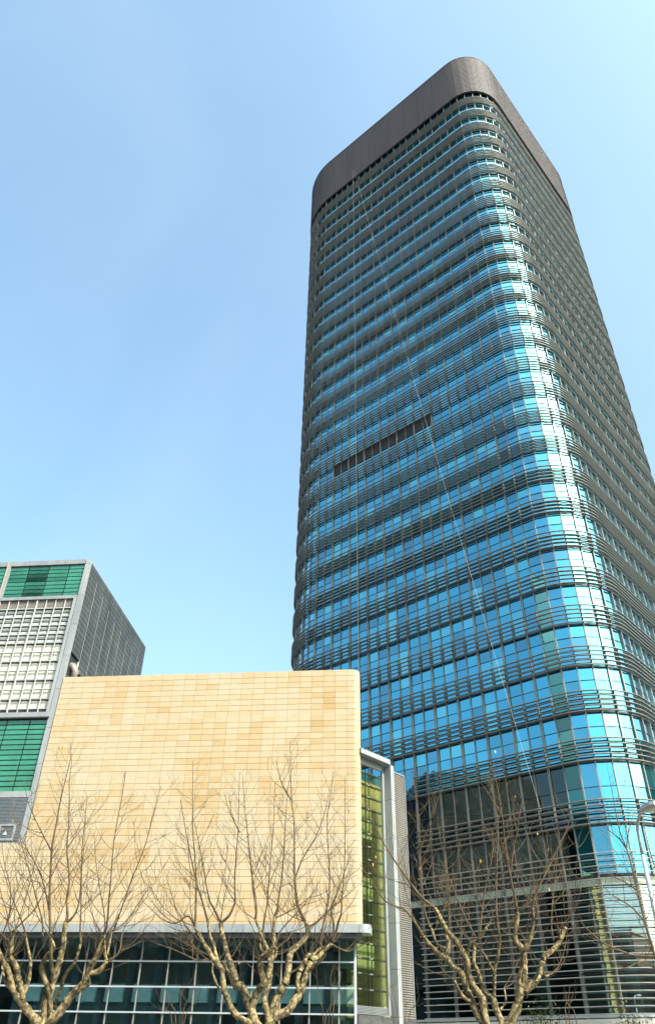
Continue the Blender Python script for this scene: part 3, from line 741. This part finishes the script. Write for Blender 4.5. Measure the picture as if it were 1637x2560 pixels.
TA = dict(trunk=[(118, 2610), (116, 2575)],
 limbs=[(.10, .055, [(116,2578)]+c5([(480,1560),(330,1380),(270,1280),(170,1130),(130,940),(60,800),(10,720),(-30,640)])),
  (.07, .035, c5([(290,1270),(280,1150),(240,1000),(215,870),(140,740),(125,700),(150,620),(155,500),(160,430),(205,370)])),
  (.045, .022, c5([(300,1230),(350,1120),(390,950),(395,800),(370,640),(340,480)])),
  (.11, .05, [(117,2578)]+c5([(560,1560),(590,1400),(640,1200),(690,1040),(740,880),(790,700),(820,560),(830,400),(845,290)])),
  (.06, .04, c5([(650,1500),(640,1180),(570,1000),(535,880),(570,780),(600,720),(690,620),(655,500),(655,400)])),
  (.045, .035, c5([(640,1100),(680,950),(660,800),(655,650),(655,500)])),
  (.11, .045, [(118,2578)]+c5([(640,1570),(760,1450),(900,1250),(1000,1150),(1080,1060),(1120,990),(1160,940),(1260,920),(1320,860),(1370,780)])),
  (.06, .035, c5([(1120,1000),(1150,860),(1210,770),(1260,660),(1300,530),(1330,450)])),
  (.05, .02, c5([(900,1260),(1040,1150),(1150,1080),(1130,960)])),
  (.045, .03, c5([(730,1280),(790,1120),(820,1010),(880,900),(960,800),(1040,560)])),
  (.04, .02, c5([(120,1120),(60,1020),(40,920),(30,850)])),
  (.035, .02, c5([(1370,780),(1350,640),(1345,450)])), (.03, .02, c5([(1380,700),(1420,500),(1440,400)]))],
 whips=[(.034, .006, [(127,2328),(124.7,2250),(126.4,2200),(130,2129),(134,2099),(143,2052),(150,2012),(157,1979),(166,1942),(178,1890),(176,1860)]),
  (.034, .006, [(164.6,2306),(170,2289),(167.5,2250),(174,2200),(168,2122),(172,2068),(174,2007),(174,1954),(178,1920),(181,1885)]),
  (.028, .006, [(166,2304),(177,2300),(191,2279),(199,2250),(203,2200),(206,2120),(212,2060),(219,1990)]),
  (.028, .006, [(259,2338),(267,2318),(271,2279),(273,2250),(277.6,2199),(286,2100),(304,2000),(315,1930)]),
  (.026, .006, [(280,2328),(288,2318),(309,2258),(330,2199),(362,2117),(386,2030),(403,1965)]),
  (.022, .005, [(202.6,2359),(201,2328),(203.5,2270),(203.5,2250),(205,2180),(210,2120),(215,2050)]),
  (.022, .005, [(66,2344),(62,2324),(50,2290),(30,2240),(10,2180),(-10,2120)]),
  (.022, .005, [(40,2322),(62,2300),(90,2270),(110,2230),(140,2170),(170,2100)]),
  (.02, .005, [(30,2334),(22,2310),(26,2270),(27,2220),(12,2160),(5,2100)]),
  (.022, .005, [(108,2340),(106,2300),(96,2262),(80,2200),(60,2130),(45,2070),(30,1990)]),
  (.022, .005, [(266,2402),(281,2398),(300,2375),(305,2340),(320,2300),(345,2260),(380,2210)]),
  (.02, .005, [(262,2337),(262,2290),(250,2220),(240,2150),(236,2080)]),
  (.02, .005, [(126,2290),(110,2210),(90,2160),(66,2120),(40,2060)]),
  (.018, .005, [(130,2129),(110,2090),(90,2050),(70,2000),(62,1950)]), (.018, .005, [(168,2122),(190,2090),(215,2060),(240,2020)]),
  (.018, .005, [(-10,2380),(10,2330),(20,2290),(5,2240),(-5,2190)])])
TB = dict(trunk=[(668, 2625), (664, 2585)],
 limbs=[(.105, .05, [(660,2586),(640,2560),(626,2520),(619,2503),(611,2477),(600,2464),(588,2462),(588,2445),(579,2416),(571,2394),(561,2359),(555,2334),(552,2308)]),
  (.08, .04, [(640,2562),(612,2552),(600,2546),(580,2523),(569,2497),(559,2464),(555,2425),(543.5,2410),(532,2394),(522,2377),(510,2359),(499,2338),(487,2316)]),
  (.05, .03, [(543.5,2408),(541.6,2394),(535.7,2371),(531.8,2355),(524,2334),(520,2304)]),
  (.05, .025, [(588,2470),(575,2440),(562,2412),(557,2404)]),
  (.03, .02, [(570,2497),(548,2472),(536,2445),(531,2428),(533,2410)]),
  (.085, .045, [(628,2522),(640,2490),(649,2471),(658,2456),(651,2421),(649,2400),(660,2390),(673,2379),(688,2364)]),
  (.06, .03, [(660,2456),(673,2428),(673,2400),(671,2379),(656,2342),(639,2299)]),
  (.035, .025, [(669,2382),(655,2378),(649,2360),(651,2348)]),
  (.085, .035, [(670,2580),(673,2550),(664,2520),(662,2492),(671,2464),(675,2439),(679,2400),(684,2357),(684,2325),(686,2293)]),
  (.105, .05, [(668,2582),(677,2550),(692,2496),(711,2460),(720,2428),(722,2400),(729,2379),(750,2359),(765,2342),(769,2327),(765,2306)]),
  (.105, .045, [(672,2582),(684,2550),(703,2535),(720,2526),(737,2501),(750,2486),(759,2456),(767,2432),(778,2400),(793,2394),(814,2374),(827,2359)]),
  (.06, .035, [(750,2488),(744,2456),(748,2432),(761,2409),(767,2389),(782,2387),(801,2370)]),
  (.045, .02, [(765,2432),(790,2412),(810,2392),(812,2372)]), (.03, .02, [(700,2490),(706,2462),(713,2440)]),
  (.03, .018, [(679,2405),(690,2388),(692,2370)])],
 whips=[(.03, .006, [(487,2316),(489,2300),(490,2250),(491,2199),(486,2120),(482,2071),(482,1989),(482,1901)]),
  (.03, .006, [(520,2304),(512,2275),(505,2250),(490,2200),(475,2130),(460,2050),(452,2000)]),
  (.034, .006, [(552,2308),(573,2289),(584,2266),(588,2250),(587,2199),(592,2120),(596,2059),(599,1930)]),
  (.028, .006, [(552,2308),(534,2270),(524,2250),(512,2190),(500,2120),(485,2050)]),
  (.03, .006, [(639,2299),(641,2269),(639,2250),(632,2199),(620,2090),(612,2020),(606,1935)]),
  (.026, .006, [(656,2335),(661,2300),(666,2271),(669,2250),(672,2199),(680,2110),(684,2059),(687,1954)]),
  (.034, .006, [(686,2293),(694,2271),(696,2250),(704,2199),(710,2120),(713,2059),(719,1977)]),
  (.04, .006, [(765,2306),(754,2289),(746,2271),(741,2250),(737,2199),(736,2130),(735,2059),(728,1977),(725,1855)]),
  (.028, .006, [(769,2320),(793,2304),(814,2284),(836,2263),(851,2250),(870,2200),(884,2150)]),
  (.034, .006, [(827,2359),(834,2346),(842,2321),(846,2304),(853,2282),(854,2250),(859,2199),(862,2130),(862,2059),(862,1942)]),
  (.028, .006, [(801,2370),(801,2353),(806,2321),(814,2282),(821,2250),(824,2199),(820,2120),(818,2050),(826,1985),(834,1930)]),
  (.024, .005, [(831,2352),(834,2310),(827,2276),(840,2240),(858,2190),(880,2120)]),
  (.022, .005, [(686,2296),(720,2280),(746,2265),(775,2240),(800,2200)]),
  (.022, .005, [(543,2400),(520,2398),(495,2402),(470,2390),(430,2372),(395,2360)]),
  (.022, .005, [(538,2398),(505,2380),(470,2362),(440,2345),(415,2340)]),
  (.022, .005, [(487,2316),(470,2290),(440,2308),(410,2300),(380,2275),(355,2250)]),
  (.022, .005, [(737,2199),(755,2150),(790,2090),(812,2030),(825,1960)]),
  (.02, .005, [(728,2000),(705,1960),(690,1900)]), (.02, .005, [(599,2080),(575,2030),(560,1980)]),
  (.022, .005, [(688,2364),(700,2330),(725,2300),(760,2262),(790,2225)]),
  (.02, .005, [(510,2359),(480,2335),(450,2290),(430,2240),(415,2180)]),
  (.02, .005, [(827,2359),(850,2372),(872,2378),(900,2365),(925,2355)])])
TC = dict(trunk=[(1246, 2640), (1243, 2595)],
 limbs=[(.09, .05, [(1240,2592),(1215.5,2560),(1205,2501),(1197,2486),(1182,2465),(1169,2429),(1166,2398),(1156,2379),(1140,2353),(1122,2333),(1101,2299),(1086,2270)]),
  (.085, .045, [(1236,2590),(1197,2545),(1177,2496),(1166,2475),(1158,2444),(1145,2426),(1130,2416),(1119,2392),(1121,2359),(1114,2338)]),
  (.06, .035, [(1118,2396),(1100,2388),(1086,2374),(1070,2358),(1057,2340)]),
  (.04, .025, [(1112,2372),(1091,2359),(1080,2327),(1073,2314)]),
  (.05, .03, [(1180,2500),(1166,2500),(1150,2482),(1135,2452)]),
  (.085, .04, [(1248,2592),(1254,2560),(1241,2527),(1231,2496),(1218,2486),(1205,2465),(1195,2431),(1184,2405),(1186,2366)]),
  (.045, .022, [(1234,2496),(1236,2424),(1244,2385),(1249,2346),(1247,2335)]), (.03, .02, [(1232,2426),(1215,2395),(1200,2372)]),
  (.03, .016, [(1247,2527),(1262,2508),(1263,2490),(1259,2470)]),
  (.05, .03, [(1166,2400),(1172,2365),(1186,2355),(1200,2343),(1216,2318)]),
  (.12, .05, [(1252,2594),(1273,2560),(1293,2514),(1299,2481),(1309,2462),(1309,2411),(1306,2377),(1288,2351),(1288,2333),(1293,2281)]),
  (.055, .03, [(1299,2484),(1297,2445),(1304,2412),(1308,2380)]),
  (.055, .03, [(1308,2378),(1325,2346),(1332,2302),(1330,2268)]),
  (.085, .05, [(1308,2478),(1320,2470),(1335,2457),(1345,2440),(1352,2418),(1358,2394),(1372,2382),(1390,2365),(1402,2345),(1412,2318)]),
  (.045, .03, [(1352,2418),(1348,2440),(1340,2455)]), (.035, .03, [(1400,2350),(1396,2335),(1396,2323)]),
  (.03, .018, [(1355,2420),(1362,2440),(1375,2435),(1385,2428)])],
 whips=[(.032, .006, [(1086,2270),(1052,2242),(1020,2200),(1000,2172),(975,2135),(955,2100),(925,2040),(905,1985)]),
  (.032, .006, [(1057,2340),(1039,2309),(1013,2275),(990,2266),(960,2250),(930,2205),(900,2160)]),
  (.028, .006, [(1073,2314),(1062,2281),(1057,2242),(1051,2190),(1049,2125),(1047,2060),(1045,2035),(1040,1991),(1035,1958),(1028,1916)]),
  (.026, .006, [(1119,2340),(1121,2290),(1118,2200),(1110,2140),(1100,2100),(1092,2040)]),
  (.024, .006, [(1186,2340),(1160,2290),(1140,2240),(1120,2190),(1100,2150)]),
  (.026, .006, [(1198,2345),(1205,2270),(1215,2210),(1228,2150),(1234,2100)]),
  (.026, .006, [(1247,2335),(1240,2268),(1241,2164),(1244,2060),(1232,1990),(1215,1930)]),
  (.036, .006, [(1293,2281),(1286,2242),(1275,2190),(1262,2112),(1257,2060),(1252,2026),(1246,1986),(1238,1946),(1232,1916)]),
  (.03, .006, [(1330,2268),(1335,2247),(1345,2221),(1364,2182),(1400,2107),(1420,2060),(1424,2020)]),
  (.026, .006, [(1275,2180),(1283,2120),(1292,2080),(1298,2030),(1310,1980)]),
  (.022, .005, [(1297,2275),(1320,2258),(1345,2242),(1352,2225)]),
  (.022, .005, [(1316,2315),(1335,2300),(1342,2260),(1338,2200)]),
  (.02, .005, [(1216,2318),(1232,2296)]), (.022, .005, [(1384,2350),(1378,2320),(1380,2260),(1388,2190),(1392,2130)]),
  (.02, .005, [(1049,2125),(1065,2080),(1078,2040),(1088,1990)]), (.02, .005, [(1252,2030),(1230,2000),(1205,1960)]),
  (.02, .005, [(1086,2270),(1076,2265),(1040,2266),(1000,2262)]), (.02, .005, [(1135,2452),(1110,2430),(1090,2400)])])
TD = dict(trunk=[(1720, 2600), (1712, 2540)],
 limbs=[(.09, .05, [(1712,2542),(1690,2470),(1660,2420),(1636,2390)]), (.08, .04, [(1713,2542),(1720,2470),(1712,2400),(1690,2340)])],
 whips=[(.034, .006, [(1636,2390),(1625,2351),(1611,2305),(1592,2226),(1578,2164),(1565,2122),(1545,2067),(1532,1994),(1518,1925)]),
  (.034, .006, [(1636,2392),(1586,2389),(1545,2375),(1503,2355),(1462,2317),(1449,2299)]),
  (.024, .005, [(1690,2340),(1660,2240),(1630,2150),(1612,2080),(1605,2020)]), (.02, .005, [(1565,2122),(1545,2095),(1520,2075),(1490,2050)]),
  (.02, .005, [(1592,2226),(1560,2205),(1530,2190),(1500,2180)]), (.02, .005, [(1611,2305),(1580,2270),(1550,2250),(1520,2230),(1490,2195)]),
  (.02, .005, [(1636,2420),(1600,2405),(1560,2420),(1520,2400)]), (.018, .005, [(1565,2122),(1570,2080),(1580,2040)])])
plane_tree('leafless plane tree standing before the left end of the sandstone wall', 20., TA['trunk'], TA['limbs'], TA['whips'], 1)
plane_tree('leafless plane tree in the middle, before the right half of the sandstone wall', 20., TB['trunk'], TB['limbs'], TB['whips'], 2)
plane_tree('leafless plane tree with cut limb ends before the tower lobby', 20.5, TC['trunk'], TC['limbs'], TC['whips'], 3)
plane_tree('leafless plane tree reaching in from the right edge beside the street lamp', 20., TD['trunk'], TD['limbs'], TD['whips'], 4)

# thin bare shrubs and evergreen bushes along the bed
def bare_shrub(label, stems, Y, seed):
    r_ = random.Random(seed); p = at_depth(*stems[0][0], Y)
    t = thing('bare_shrub', label, 'shrub', (p[0], Y, .2), 'bare shrubs before the buildings'); bm = MB(); lf = MB()
    for s in stems:
        pl = [at_depth(x, y, Y+r_.uniform(-.1, .1)) for x, y in s]; g = np.array([p[0]+r_.uniform(-.2, .2), Y, .2]); c = crom([g]+pl, 4)
        bm.tube(c, [.016-.011*i/(len(c)-1) for i in range(len(c))], 5)
        for i in range(len(c)//2, len(c)-1):
            if r_.random() < .6: side_shoot(bm, lf, c[i], c[i+1]-c[i], r_, r_.uniform(.2, .6), .005, 0)
    bm.build('stems', M_twig, t, kind='stuff')
bare_shrub('thin bare shrub stems before the teal glass between two trees', [[(450,2552),(452,2500),(461,2458)], [(440,2556),(430,2515),(419,2478)], [(456,2552),(468,2505),(474,2490)], [(460,2558),(490,2505),(505,2470)], [(430,2560),(415,2525),(405,2495)]], 24., 5)
bare_shrub('thin bare shrub stems before the white corner post', [[(808,2556),(795,2480),(790,2418)], [(822,2556),(828,2480),(826,2440),(836,2410)], [(830,2550),(840,2490),(848,2440)], [(812,2558),(840,2500),(850,2450),(853,2428)]], 24., 6)
bare_shrub('thin bare shrub stems before the louvred screen', [[(985,2556),(972,2480),(980,2462)], [(995,2556),(985,2490),(981,2465)], [(1020,2556),(1040,2510),(1048,2485)], [(1012,2556),(1014,2520),(1014,2505)]], 24., 7)
bare_shrub('thin bare shrub stems before the curved lobby glass', [[(1415,2556),(1416,2500),(1408,2468)], [(1422,2556),(1425,2505),(1440,2470)], [(1440,2556),(1420,2510),(1424,2460)]], 24., 8)
M_ever = mottled('evergreen_leaf', (.035, .055, .02), (.09, .10, .035), 5, .6)
def bush(label, x, y, wpx, Y, seed):
    r_ = random.Random(seed); p = at_depth(x, y, Y); h = p[2]-.2; wd = wpx/1888*Y*.62
    t = thing('evergreen_bush', label, 'bush', (p[0], Y, .2), 'evergreen bushes at the foot of the tower'); lf = MB(); st = MB()
    for k in range(9):
        a = r_.uniform(0, 6.28); q = np.array([p[0]+math.cos(a)*wd*.6, Y+math.sin(a)*wd*.6, .2+h*r_.uniform(.6, .92)]); st.tube([(p[0], Y, .2), ((p[0]+q[0])/2, (Y+q[1])/2, h*.35), q], [.03, .02, .008], 5)
    for k in range(5200):
        u = r_.uniform(-1, 1); a = r_.uniform(0, 6.28); rr = r_.random()**.4; s_ = math.sqrt(1-u*u)
        lob = 1+.22*math.sin(3*a+seed)+.15*math.sin(7*a+u*5)
        q = np.array([p[0]+rr*s_*math.cos(a)*wd*lob, Y+rr*s_*math.sin(a)*wd*lob, .2+h*.55+rr*u*h*.45*lob]); s = r_.uniform(.03, .06)
        d = np.array([r_.gauss(0, 1), r_.gauss(0, 1), r_.gauss(0, .7)]); d /= np.linalg.norm(d); e = np.cross(d, [.2, .5, .8]); e /= np.linalg.norm(e)
        lf.quad([q, q+d*s+e*s*.4, q+d*s*2, q+d*s-e*s*.4])
    st.build('stems', M_twig, t); lf.build('foliage', M_ever, t, kind='stuff')
bush('round evergreen bush at the foot of the tower right of the forked plane tree', 1352, 2515, 110, 30., 1)
bush('round evergreen bush at the foot of the tower beside the street lamp', 1572, 2522, 85, 30., 2)
for o in bpy.data.objects:
    if '_w' in o: del o['_w']
